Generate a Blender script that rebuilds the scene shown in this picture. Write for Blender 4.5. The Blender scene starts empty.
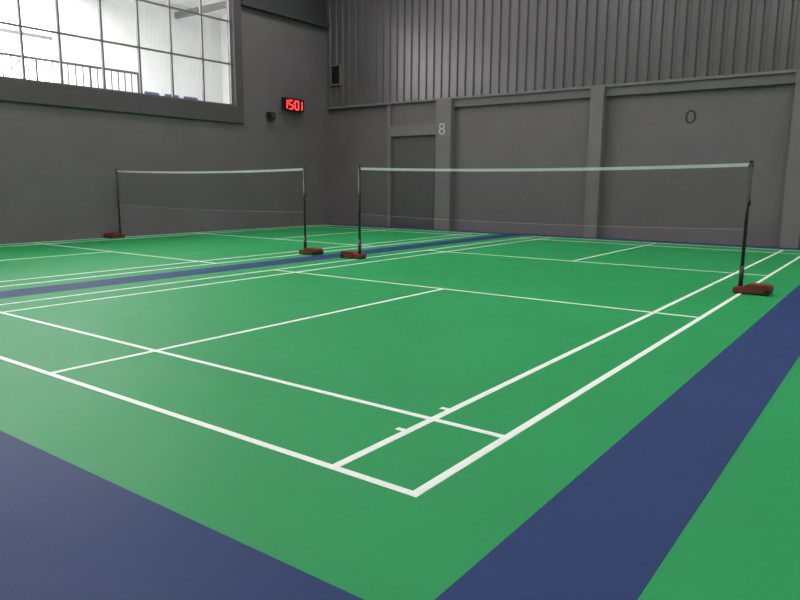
import bpy, bmesh, math
from mathutils import Matrix, Vector
sc=bpy.context.scene
sc.view_settings.view_transform='Standard'
col=bpy.context.collection

# ---------------- camera ----------------
yaw,pitch,roll,F=-.634,-.167,.007,684.3
f=Vector((math.sin(yaw)*math.cos(pitch),math.cos(yaw)*math.cos(pitch),math.sin(pitch)))
rt=f.cross(Vector((0,0,1))).normalized();up=rt.cross(f)
r2=rt*math.cos(roll)+up*math.sin(roll);u2=-rt*math.sin(roll)+up*math.cos(roll)
cd=bpy.data.cameras.new("camera");cam=bpy.data.objects.new("camera",cd);col.objects.link(cam)
M=Matrix((( r2.x,u2.x,-f.x,1.51),(r2.y,u2.y,-f.y,-2.17),(r2.z,u2.z,-f.z,1.238),(0,0,0,1)))
cam.matrix_world=M;cd.sensor_width=36;cd.lens=F/800*36;sc.camera=cam

# ---------------- materials ----------------
def mat(name,c,rough=.6,metal=0,noise=0,nscale=3,emis=None,estr=0,bump=0,bscale=40,spec=.5):
    m=bpy.data.materials.new(name);m.use_nodes=True;nt=m.node_tree;b=nt.nodes["Principled BSDF"]
    b.inputs["Base Color"].default_value=(*c,1);b.inputs["Roughness"].default_value=rough;b.inputs["Metallic"].default_value=metal
    b.inputs["Specular IOR Level"].default_value=spec
    tc=nt.nodes.new("ShaderNodeTexCoord")
    if noise:
        n=nt.nodes.new("ShaderNodeTexNoise");n.inputs["Scale"].default_value=nscale;n.inputs["Detail"].default_value=6
        nt.links.new(tc.outputs["Object"],n.inputs["Vector"])
        mr=nt.nodes.new("ShaderNodeMapRange");mr.inputs[1].default_value=.3;mr.inputs[2].default_value=.7
        mr.inputs[3].default_value=1-noise;mr.inputs[4].default_value=1+noise;nt.links.new(n.outputs[0],mr.inputs[0])
        vm=nt.nodes.new("ShaderNodeVectorMath");vm.operation='SCALE';vm.inputs[0].default_value=c
        nt.links.new(mr.outputs[0],vm.inputs["Scale"]);nt.links.new(vm.outputs[0],b.inputs["Base Color"])
    if bump:
        n=nt.nodes.new("ShaderNodeTexNoise");n.inputs["Scale"].default_value=bscale;n.inputs["Detail"].default_value=4
        nt.links.new(tc.outputs["Object"],n.inputs["Vector"])
        bp=nt.nodes.new("ShaderNodeBump");bp.inputs["Strength"].default_value=bump;bp.inputs["Distance"].default_value=.01
        nt.links.new(n.outputs[0],bp.inputs["Height"]);nt.links.new(bp.outputs[0],b.inputs["Normal"])
    if emis:
        b.inputs["Emission Color"].default_value=(*emis,1);b.inputs["Emission Strength"].default_value=estr
    return m

def floormat(name,c,r0=.44,r1=.54,spec=.35):
    """PVC sports mat: base colour, soft mottling and very faint welded seams"""
    m=mat(name,c,.42,0,0,bump=.10,bscale=120,spec=spec);nt=m.node_tree;b=nt.nodes["Principled BSDF"]
    tc=nt.nodes.new("ShaderNodeTexCoord")
    br=nt.nodes.new("ShaderNodeTexBrick");br.inputs["Scale"].default_value=1;br.inputs["Brick Width"].default_value=1.2
    br.inputs["Row Height"].default_value=.6;br.inputs["Mortar Size"].default_value=.003;br.inputs["Mortar Smooth"].default_value=.5
    br.inputs["Color1"].default_value=(1,1,1,1);br.inputs["Color2"].default_value=(.98,.98,.98,1);br.inputs["Mortar"].default_value=(.93,.93,.93,1)
    nt.links.new(tc.outputs["Object"],br.inputs["Vector"])
    n=nt.nodes.new("ShaderNodeTexNoise");n.inputs["Scale"].default_value=1.3;n.inputs["Detail"].default_value=7
    nt.links.new(tc.outputs["Object"],n.inputs["Vector"])
    mr=nt.nodes.new("ShaderNodeMapRange");mr.inputs[1].default_value=.3;mr.inputs[2].default_value=.7;mr.inputs[3].default_value=.95;mr.inputs[4].default_value=1.05
    nt.links.new(n.outputs[0],mr.inputs[0])
    v=nt.nodes.new("ShaderNodeVectorMath");v.operation='MULTIPLY';v.inputs[0].default_value=c;nt.links.new(br.outputs["Color"],v.inputs[1])
    w=nt.nodes.new("ShaderNodeVectorMath");w.operation='SCALE';nt.links.new(v.outputs[0],w.inputs[0]);nt.links.new(mr.outputs[0],w.inputs["Scale"])
    nt.links.new(w.outputs[0],b.inputs["Base Color"])
    r=nt.nodes.new("ShaderNodeMapRange");r.inputs[1].default_value=.3;r.inputs[2].default_value=.7;r.inputs[3].default_value=r0;r.inputs[4].default_value=r1
    nt.links.new(n.outputs[0],r.inputs[0]);nt.links.new(r.outputs[0],b.inputs["Roughness"])
    return m

GREEN=floormat("green_pvc_mat",(.018,.31,.092),spec=.2)
BLUE=floormat("blue_pvc_mat",(.024,.046,.155),.5,.6,spec=.16)
WHITE=mat("court_line_paint",(.90,.94,.89),.5,noise=.04,nscale=8)
WALL=mat("grey_wall_paint",(.165,.137,.150),.75,noise=.07,nscale=1.1,bump=.25,bscale=60)
WALLD=mat("dark_grey_wall_paint",(.095,.08,.087),.75,noise=.07,nscale=1.1,bump=.25,bscale=60)
PIL=mat("pillar_paint",(.195,.168,.18),.7,noise=.06,nscale=2,bump=.2)
CLAD=mat("painted_steel_cladding",(.165,.148,.158),.33,.4,noise=.05,nscale=.8)
FRAME=mat("window_frame_paint",(.13,.12,.12),.5,noise=.03)
CEIL=mat("ceiling_sheet",(.30,.30,.31),.6,noise=.05)
BEAM=mat("steel_beam_paint",(.06,.058,.062),.5,noise=.05)
GBEAM=mat("gallery_beam_paint",(.16,.16,.16),.5,noise=.05)
BLACK=mat("black_post_paint",(.012,.012,.014),.35,noise=.1)
RED=mat("red_base_paint",(.20,.032,.02),.5,noise=.25,nscale=12)
TAPE=mat("net_tape",(.72,.72,.70),.7,noise=.04,nscale=20)
CORD=mat("net_cord",(.07,.058,.058),.8,noise=.1)
LOWC=mat("net_lower_cord",(.36,.34,.33),.8,noise=.1)
LED=mat("red_led",(.5,.01,.01),.4,emis=(1,.035,.035),estr=4)
LEDOFF=mat("clock_face",(.03,.004,.004),.3,noise=.1)
PALE=mat("pale_plaster",(.78,.78,.77),.8,noise=.04)
NUMW=mat("white_number_paint",(.5,.5,.5),.7,noise=.1,nscale=20)
NUMD=mat("dark_number_paint",(.04,.038,.04),.7,noise=.1,nscale=20)
DOORM=mat("dark_door_paint",(.10,.087,.093),.6,noise=.08)
ADDLIGHT=mat("added_light_panel",(.8,.8,.8),.6,emis=(1,.985,.97),estr=6.1)  # glow for the added overhead light strips, out of view
BRIGHT=mat("translucent_daylight_sheet",(.9,.9,.9),.6,emis=(.98,.99,1),estr=5)
SEAT=mat("blue_seat_plastic",(.14,.19,.34),.4,noise=.05)
RUB=mat("rubber_wheel",(.02,.02,.02),.7,noise=.1)

# ---------------- helpers ----------------
def obj(name,bm,m,parent=None,smooth=False):
    me=bpy.data.meshes.new(name);bm.normal_update();bm.to_mesh(me);bm.free();o=bpy.data.objects.new(name,me);col.objects.link(o)
    for mm in (m if isinstance(m,list) else [m]):me.materials.append(mm)
    if smooth:
        for p in me.polygons:p.use_smooth=True
    if parent:o.parent=parent
    return o
def addbox(bm,x0,x1,y0,y1,z0,z1,mi=0,bev=0):
    r=bmesh.ops.create_cube(bm,size=1,matrix=Matrix.Translation(((x0+x1)/2,(y0+y1)/2,(z0+z1)/2))@Matrix.Diagonal((x1-x0,y1-y0,z1-z0,1)))
    fs={f for v in r['verts'] for f in v.link_faces}
    for fc in fs:fc.material_index=mi
    if bev:
        es=list({e for v in r['verts'] for e in v.link_edges})
        bmesh.ops.bevel(bm,geom=es,offset=bev,segments=2,affect='EDGES')
def box(name,a,m,parent=None,bev=0):
    bm=bmesh.new();addbox(bm,*a,bev=bev);return obj(name,bm,m,parent)
def addcyl(bm,p,q,r,seg=16,mi=0,r2=None):
    p=Vector(p);q=Vector(q);d=q-p
    mt=Matrix.Translation((p+q)/2)@d.to_track_quat('Z','Y').to_matrix().to_4x4()
    rr=bmesh.ops.create_cone(bm,cap_ends=True,segments=seg,radius1=r,radius2=r if r2 is None else r2,depth=d.length,matrix=mt)
    for fc in {f for v in rr['verts'] for f in v.link_faces}:fc.material_index=mi
def empty(name,loc=(0,0,0)):
    e=bpy.data.objects.new(name,None);e.location=loc;col.objects.link(e);return e

# ---------------- room shell ----------------
XL,XR,YB,YF,H=-13.14,9.0,14.05,-6.0,8.0
C2=-7.13
box("floor",(XL,XR,YF,YB,-.12,0),GREEN)
bm=bmesh.new()
addbox(bm,.48,.97,YF,YB,0,.0015)
addbox(bm,-6.77,-6.25,-.71,YB,0,.0015)
addbox(bm,XL,.48,YF,-.71,0,.0015)
addbox(bm,-6.25,.48,13.62,YB,0,.0015);addbox(bm,XL,-6.77,13.62,YB,0,.0015);addbox(bm,.97,XR,13.62,YB,0,.0015)
addbox(bm,7.3,7.8,YF,13.62,0,.0015)
obj("blue_floor_mat",bm,BLUE)

box("wall_back",(XL-.2,XR+.2,YB,YB+.2,0,H),WALL)
box("wall_right",(XR,XR+.2,YF,YB,0,H),WALL)
box("wall_front",(XL-.2,XR+.2,YF-.2,YF,0,H),WALL)
# left wall with window opening
WY0,WY1,WZ0,WZ1=1.2,10.3,3.25,6.55
bm=bmesh.new()
addbox(bm,XL-.2,XL,YF,YB,0,WZ0)
addbox(bm,XL-.2,XL,YF,YB,WZ1,H)
addbox(bm,XL-.2,XL,YF,WY0,WZ0,WZ1)
addbox(bm,XL-.2,XL,WY1,YB,WZ0,WZ1)
obj("wall_left",bm,WALL)
bm=bmesh.new()
addbox(bm,XL,XL+.07,YF,WY1+.25,2.82,WZ0,bev=.008)
addbox(bm,XL,XL+.07,WY1,WY1+.25,WZ0,H)
obj("trim_window_surround",bm,WALLD)
# beam high on left wall
bm=bmesh.new()
addbox(bm,XL,XL+.14,WY1+.25,YB-.14,5.84,6.0)
addbox(bm,XL,XL+.03,WY1+.25,YB-.14,6.0,H)
obj("trim_wall_beam",bm,BEAM)
box("ceiling",(XL-.2,XR+.2,YF-.2,YB+.2,H,H+.15),CEIL)
bm=bmesh.new()
for x in (-11,-6.3,-1.5,3.2,7.6):
    addbox(bm,x-.6,x+.6,YF+3,YB-1.2,H-.04,H)
obj("added_ceiling_light_strip",bm,ADDLIGHT)  # unseen strips added for soft overhead light, shortened in front to dim the foreground
bm=bmesh.new()
for y in (-4.7,-.45,3.8,8.05,12.3):
    addbox(bm,XL,XR,y-.1,y+.1,H-.5,H-.46);addbox(bm,XL,XR,y-.1,y+.1,H-.09,H-.05);addbox(bm,XL,XR,y-.012,y+.012,H-.5,H-.05)
obj("ceiling_roof_beam",bm,BEAM)

# back wall pilasters, beam, lintel
xs=[(-10.84,-10.71,.12),(-9.11,-8.61,.2),(-4.77,-4.44,.2),(-.56,-.21,.2),(3.65,3.98,.2),(7.9,8.25,.2)]
for i,(a,b,d) in enumerate(xs):box("trim_%d"%(i+1),(a,b,YB-d,YB,0,3.51),PIL,bev=.01)
box("trim_7",(-8.61,-4.77,YB-.1,YB,3.30,3.51),WALL)
box("trim_8",(-4.44,-.56,YB-.1,YB,3.30,3.51),WALL)
box("trim_9",(-.21,3.65,YB-.1,YB,3.30,3.51),WALL)
box("trim_10",(3.98,7.9,YB-.1,YB,3.30,3.51),WALL)
box("trim_11",(-10.71,-9.11,YB-.12,YB,2.6,2.9),PIL)
box("trim_12",(-10.71,-9.11,YB-.05,YB,2.9,3.51),WALL)
e=empty("door_1",(-9.91,YB-.002,0))
bm=bmesh.new();addbox(bm,-.79,.79,-.035,0,0,2.59);addbox(bm,-.7,.7,-.05,-.035,.1,2.48,bev=.006);obj("door_leaf",bm,DOORM,e)
bm=bmesh.new();addbox(bm,-.6,-.57,-.11,-.05,1.0,1.02);addbox(bm,-.6,-.48,-.12,-.10,1.0,1.02);obj("door_handle",bm,BLACK,e)

# corrugated cladding
bm=bmesh.new()
p=.25;n=int((XR-XL)/p)+1
pts=[]
for i in range(n):
    x=XL+i*p
    for dx,dy in ((0,0),(.13,0),(.155,.045),(.225,.045)):
        if x+dx<XR:pts.append((x+dx,YB-.13+dy))
z0,z1=3.53,H
vb=[bm.verts.new((x,y,z0)) for x,y in pts];vt=[bm.verts.new((x,y,z1)) for x,y in pts]
wb=[bm.verts.new((x,YB,z0)) for x,y in pts]
for i in range(len(pts)-1):
    bm.faces.new((vb[i],vb[i+1],vt[i+1],vt[i]));bm.faces.new((wb[i],wb[i+1],vb[i+1],vb[i]))
obj("corrugated_steel_cladding",bm,CLAD)
box("trim_cladding_flashing",(XL,XR,YB-.15,YB-.13,3.50,3.56),PIL)
# vent louvre
e=empty("wall_vent",(-12.76,YB-.13,4.47))
bm=bmesh.new()
addbox(bm,-.2,.2,-.05,0,-.3,-.26);addbox(bm,-.2,.2,-.05,0,.26,.3);addbox(bm,-.2,-.16,-.05,0,-.26,.26);addbox(bm,.16,.2,-.05,0,-.26,.26)
obj("vent_frame",bm,PIL,e)
bm=bmesh.new();addbox(bm,-.16,.16,-.01,0,-.26,.26)
for i in range(7):addbox(bm,-.16,.16,-.04,-.025,-.24+i*.072,-.205+i*.072)
obj("vent_louvre",bm,BLACK,e)

# painted numbers
def text(name,s,size,loc,m,sx=1):
    c=bpy.data.curves.new(name,'FONT');c.body=s;c.size=size;c.extrude=.002;c.align_x='CENTER';c.align_y='CENTER'
    t=bpy.data.objects.new(name+"_tmp",c);col.objects.link(t)
    dg=bpy.context.evaluated_depsgraph_get();me=bpy.data.meshes.new_from_object(t.evaluated_get(dg))
    me.transform(Matrix.Diagonal((sx,1,1,1)))
    me.materials.clear();me.materials.append(m)
    o=bpy.data.objects.new(name,me);o.location=loc;o.rotation_euler=(math.pi/2,0,0);col.objects.link(o);bpy.data.objects.remove(t)
text("painted_number","8",.44,(-8.90,YB-.203,2.72),NUMW,1.08)
text("painted_number","0",.42,(-2.54,YB-.003,2.73),NUMD,1.25)

# ---------------- window ----------------
e=empty("window_1",(XL-.06,0,0))
bm=bmesh.new();t=.020
ys=[1.25,2.15,3.1,4.0,4.92,5.70,6.66,7.57,8.44,9.36,10.26]
for i,y in enumerate(ys):addbox(bm,-.03,.03,y-t,y+t,WZ0,WZ1)
for z in (WZ0+.03,4.32,5.38,WZ1-.03):addbox(bm,-.028,.028,WY0,WY1,z-t,z+t)
obj("window_frame",bm,FRAME,e)
g=bpy.data.materials.new("window_glass");g.use_nodes=True;nt=g.node_tree;nt.nodes.clear()
o=nt.nodes.new("ShaderNodeOutputMaterial");mx=nt.nodes.new("ShaderNodeMixShader");mx.inputs[0].default_value=.06
a=nt.nodes.new("ShaderNodeBsdfTransparent");a.inputs[0].default_value=(.95,.96,.96,1);b=nt.nodes.new("ShaderNodeBsdfGlossy");b.inputs[1].default_value=.02
nt.links.new(a.outputs[0],mx.inputs[1]);nt.links.new(b.outputs[0],mx.inputs[2]);nt.links.new(mx.outputs[0],o.inputs[0])
bm=bmesh.new();addbox(bm,-.004,.004,WY0,WY1,WZ0,WZ1);obj("window_glass",bm,g,e)

# ---------------- gallery hall behind the window ----------------
GX=-20.5;GF=2.75
box("gallery_floor",(GX,XL-.2,-1,16,GF-.15,GF),PALE)
bm=bmesh.new();addbox(bm,GX-.2,GX,-1,16,GF,3.5);addbox(bm,GX-.2,GX,9.4,16,3.5,7.6);obj("wall_gallery_left",bm,PALE)
box("wall_gallery_back",(GX,XL-.2,16,16.2,GF,7.6),PALE)
box("wall_gallery_front",(GX,XL-.2,-1.2,-1,GF,7.6),PALE)
box("ceiling_gallery",(GX,XL-.2,-1,16,7.6,7.7),PALE)
box("window_2",(GX-.2,GX-.1,-1,9.4,3.5,7.6),BRIGHT)
bm=bmesh.new()
for y in (2,5,8,11,14):
    addbox(bm,GX,XL-.2,y-.07,y+.07,7.1,7.3)
for y in (2,5,8,11):
    addcyl(bm,(GX+.3,y,7.2),(XL-.5,y+3,7.2),.05,8)
for y in (1.5,4.5,7.6):addbox(bm,GX-.1,GX,y-.05,y+.05,3.5,7.6)
addbox(bm,GX-.1,GX,-1,9.4,5.6,5.7)
obj("gallery_roof_beam",bm,GBEAM)
e=empty("gallery_railing",(-16,0,GF))
bm=bmesh.new()
addcyl(bm,(0,5.2,1.46),(0,9.35,1.46),.035,8);addcyl(bm,(0,5.2,.32),(0,9.35,.32),.018,8)
for i in range(22):
    y=5.2+i*4.15/21
    addcyl(bm,(0,y,0 if i%7==0 else .32),(0,y,1.46),.028 if i%7==0 else .016,6)
obj("railing_bars",bm,BEAM,e)
for i in range(3):
    e=empty("stadium_seat",(-14.3,8.75+i*.6,GF))
    bm=bmesh.new();addbox(bm,-.2,.2,-.22,.22,.40,.45,bev=.015);addbox(bm,-.24,-.19,-.22,.22,.45,.80,bev=.015);obj("shell",bm,SEAT,e)
    bm=bmesh.new()
    for sx in(-.17,.17):
        for sy in(-.18,.18):addcyl(bm,(sx,sy,0),(sx,sy,.4),.015,8)
    obj("legs",bm,BEAM,e)

# ---------------- courts ----------------
S=.961;W=.044;HW=W/2
def court(x0,name="badminton_court_lines",tick=False):
    bm=bmesh.new();wd=6.1*S
    def L(xa,xb,ya,yb,h):addbox(bm,xa,xb,ya,yb,0,h)
    Y0=-.035
    for x in (0,.46,6.1-.46,6.1):
        X=x0-x*S
        L(X-HW,X+HW,Y0-HW,13.4+HW,.0030)
    for y in (Y0,.76,4.72,8.68,12.64,13.4):
        L(x0-wd-HW+.0005,x0+HW-.0005,y-HW+.0005,y+HW-.0005,.0026)
    X=x0-3.05*S
    L(X-HW,X+HW,Y0,4.72,.0028);L(X-HW,X+HW,8.68,13.4,.0028)
    if tick:
        X=x0-.46*S
        L(X-.07,X,.515,.55,.0022);L(X-.07,X,.93,.965,.0022)
    return obj(name,bm,WHITE)
court(.02,tick=True)
court(C2)
court(1.44+5.86)

# ---------------- nets ----------------
def net(xr,y=6.7,wd=5.862,turn=(0,0)):
    xl=xr-wd
    root=empty("badminton_net",(xr,y,.0032))
    ht=1.51
    for k,(x,sgn) in enumerate(((0,1),(-wd,-1))):
        bm=bmesh.new()
        addcyl(bm,(x,0,.05),(x,0,ht+.01),.02,20)
        addcyl(bm,(x,0,.01),(x,0,.32),.026,20)
        addcyl(bm,(x,0,ht+.01),(x,0,ht+.035),.026,20,r2=.012)
        addcyl(bm,(x-sgn*.03,0,ht-.03),(x+sgn*.03,0,ht-.03),.012,12)
        addbox(bm,x-.008+sgn*.012,x+.018+sgn*.012,-.02,.02,1.02,1.1,bev=.004)
        addbox(bm,x-.01+sgn*.015,x+.01+sgn*.015,-.025,.025,.70,.75,bev=.004)
        obj("post_%d"%(k+1),bm,BLACK,root,True)
        ang=math.radians(turn[k])
        rot=Matrix.Translation((x,0,0))@Matrix.Rotation(ang,4,'Z')
        bm=bmesh.new()
        prof=[(-.06,.0),(.30,.0),(.34,.03),(.34,.085),(.30,.105),(.10,.105),(.05,.075),(-.06,.06)]
        va=[bm.verts.new((sgn*a,-.11,b+.01)) for a,b in prof];vb=[bm.verts.new((sgn*a,.11,b+.01)) for a,b in prof]
        bm.faces.new(va);bm.faces.new(vb[::-1])
        for i in range(len(prof)):
            j=(i+1)%len(prof);bm.faces.new((va[j],va[i],vb[i],vb[j]))
        bmesh.ops.recalc_face_normals(bm,faces=bm.faces)
        bmesh.ops.bevel(bm,geom=list(bm.edges),offset=.006,segments=2,affect='EDGES')
        bm.transform(rot);obj("base_weight_%d"%(k+1),bm,RED,root)
        bm=bmesh.new()
        for sy in (-.1,.1):addcyl(bm,(sgn*.3,sy-.02,.035),(sgn*.3,sy+.02,.035),.035,16)
        addbox(bm,-.055,.055,-.09,.09,0,.012)
        bm.transform(rot);obj("wheels_%d"%(k+1),bm,RUB,root)
    def zt(u):return ht-.04*4*u*(1-u)
    N=40
    def ribbon(zo,h,th,m,nm):
        bm=bmesh.new();prev=None
        for i in range(N+1):
            u=i/N;x=-wd*u;z=zt(u)+zo
            c=[bm.verts.new((x,dy,z+dz)) for dy,dz in((-th,-h),(th,-h),(th,0),(-th,0))]
            if prev:
                for a in range(4):
                    b=(a+1)%4;bm.faces.new((prev[a],prev[b],c[b],c[a]))
            prev=c
        bmesh.ops.recalc_face_normals(bm,faces=bm.faces)
        obj(nm,bm,m,root)
    ribbon(0,.040,.004,TAPE,"net_top_tape")
    ribbon(-.76,.006,.0025,LOWC,"net_lower_cord")
    bm=bmesh.new();w=.001
    nx=int(wd/.022)
    for i in range(nx+1):
        u=i/nx;x=-wd*u*.992-.02;z=zt(u)
        vs=[bm.verts.new(v) for v in((x-w,0,z-.76),(x+w,0,z-.76),(x+w,0,z-.04),(x-w,0,z-.04))];bm.faces.new(vs)
    for j in range(34):
        dz=-.04-.0212*j;prev=None
        for i in range(N+1):
            u=i/N;x=-wd*u;z=zt(u)+dz
            c=[bm.verts.new((x,0,z-w)),bm.verts.new((x,0,z+w))]
            if prev:bm.faces.new((prev[0],c[0],c[1],prev[1]))
            prev=c
    obj("net_mesh",bm,CORD,root)
net(0.0)
net(C2,turn=(0,90))

# ---------------- digital clock on left wall ----------------
e=empty("digital_wall_clock",(XL,12.30,3.46))
bm=bmesh.new();addbox(bm,.12,.20,-.42,.42,-.18,.18,bev=.012);addbox(bm,0,.12,-.05,.05,-.05,.05)
obj("housing",bm,BLACK,e)
bm=bmesh.new();addbox(bm,.20,.204,-.39,.39,-.155,.155);obj("face",bm,LEDOFF,e)
segs={'0':'abcdef','1':'bc','5':'acdfg'}
bm=bmesh.new()
def digit(cx,ch):
    w=.065;h=.115;t=.015
    G={'a':(-w,w,h-t,h+t),'d':(-w,w,-h-t,-h+t),'g':(-w,w,-t,t),'b':(w-t,w+t,0,h),'c':(w-t,w+t,-h,0),'f':(-w-t,-w+t,0,h),'e':(-w-t,-w+t,-h,0)}
    for s in segs[ch]:
        a=G[s];addbox(bm,.204,.212,cx+a[0],cx+a[1],a[2],a[3])
digit(-.34,'1');digit(-.13,'5');digit(.11,'0');digit(.25,'1')
for z in(-.05,.05):addbox(bm,.204,.212,-.022,.004,z-.014,z+.014)
obj("led_digits",bm,LED,e)
e=empty("wall_speaker_box",(XL,11.5,3.11))
bm=bmesh.new();addbox(bm,.03,.17,-.12,.12,-.09,.09,bev=.015);addbox(bm,0,.03,-.03,.03,-.03,.03);obj("cabinet",bm,BLACK,e)
bm=bmesh.new();addcyl(bm,(.17,0,0),(.178,0,0),.06,20);obj("grille",bm,BEAM,e)

# ---------------- light ----------------
w=bpy.data.worlds.new("world");sc.world=w;w.use_nodes=True
w.node_tree.nodes["Background"].inputs[0].default_value=(.8,.88,1,1);w.node_tree.nodes["Background"].inputs[1].default_value=1
def area(name,loc,rot,sx,sy,p,c=(1,1,1)):
    l=bpy.data.lights.new(name,'AREA');l.shape='RECTANGLE';l.size=sx;l.size_y=sy;l.energy=p;l.color=c
    o=bpy.data.objects.new(name,l);o.location=loc;o.rotation_euler=rot;col.objects.link(o)
area("gallery_fill_light",(-17,6,7.0),(0,0,0),5,9,1200)  # fill light added under the gallery ceiling to brighten the hall behind the window
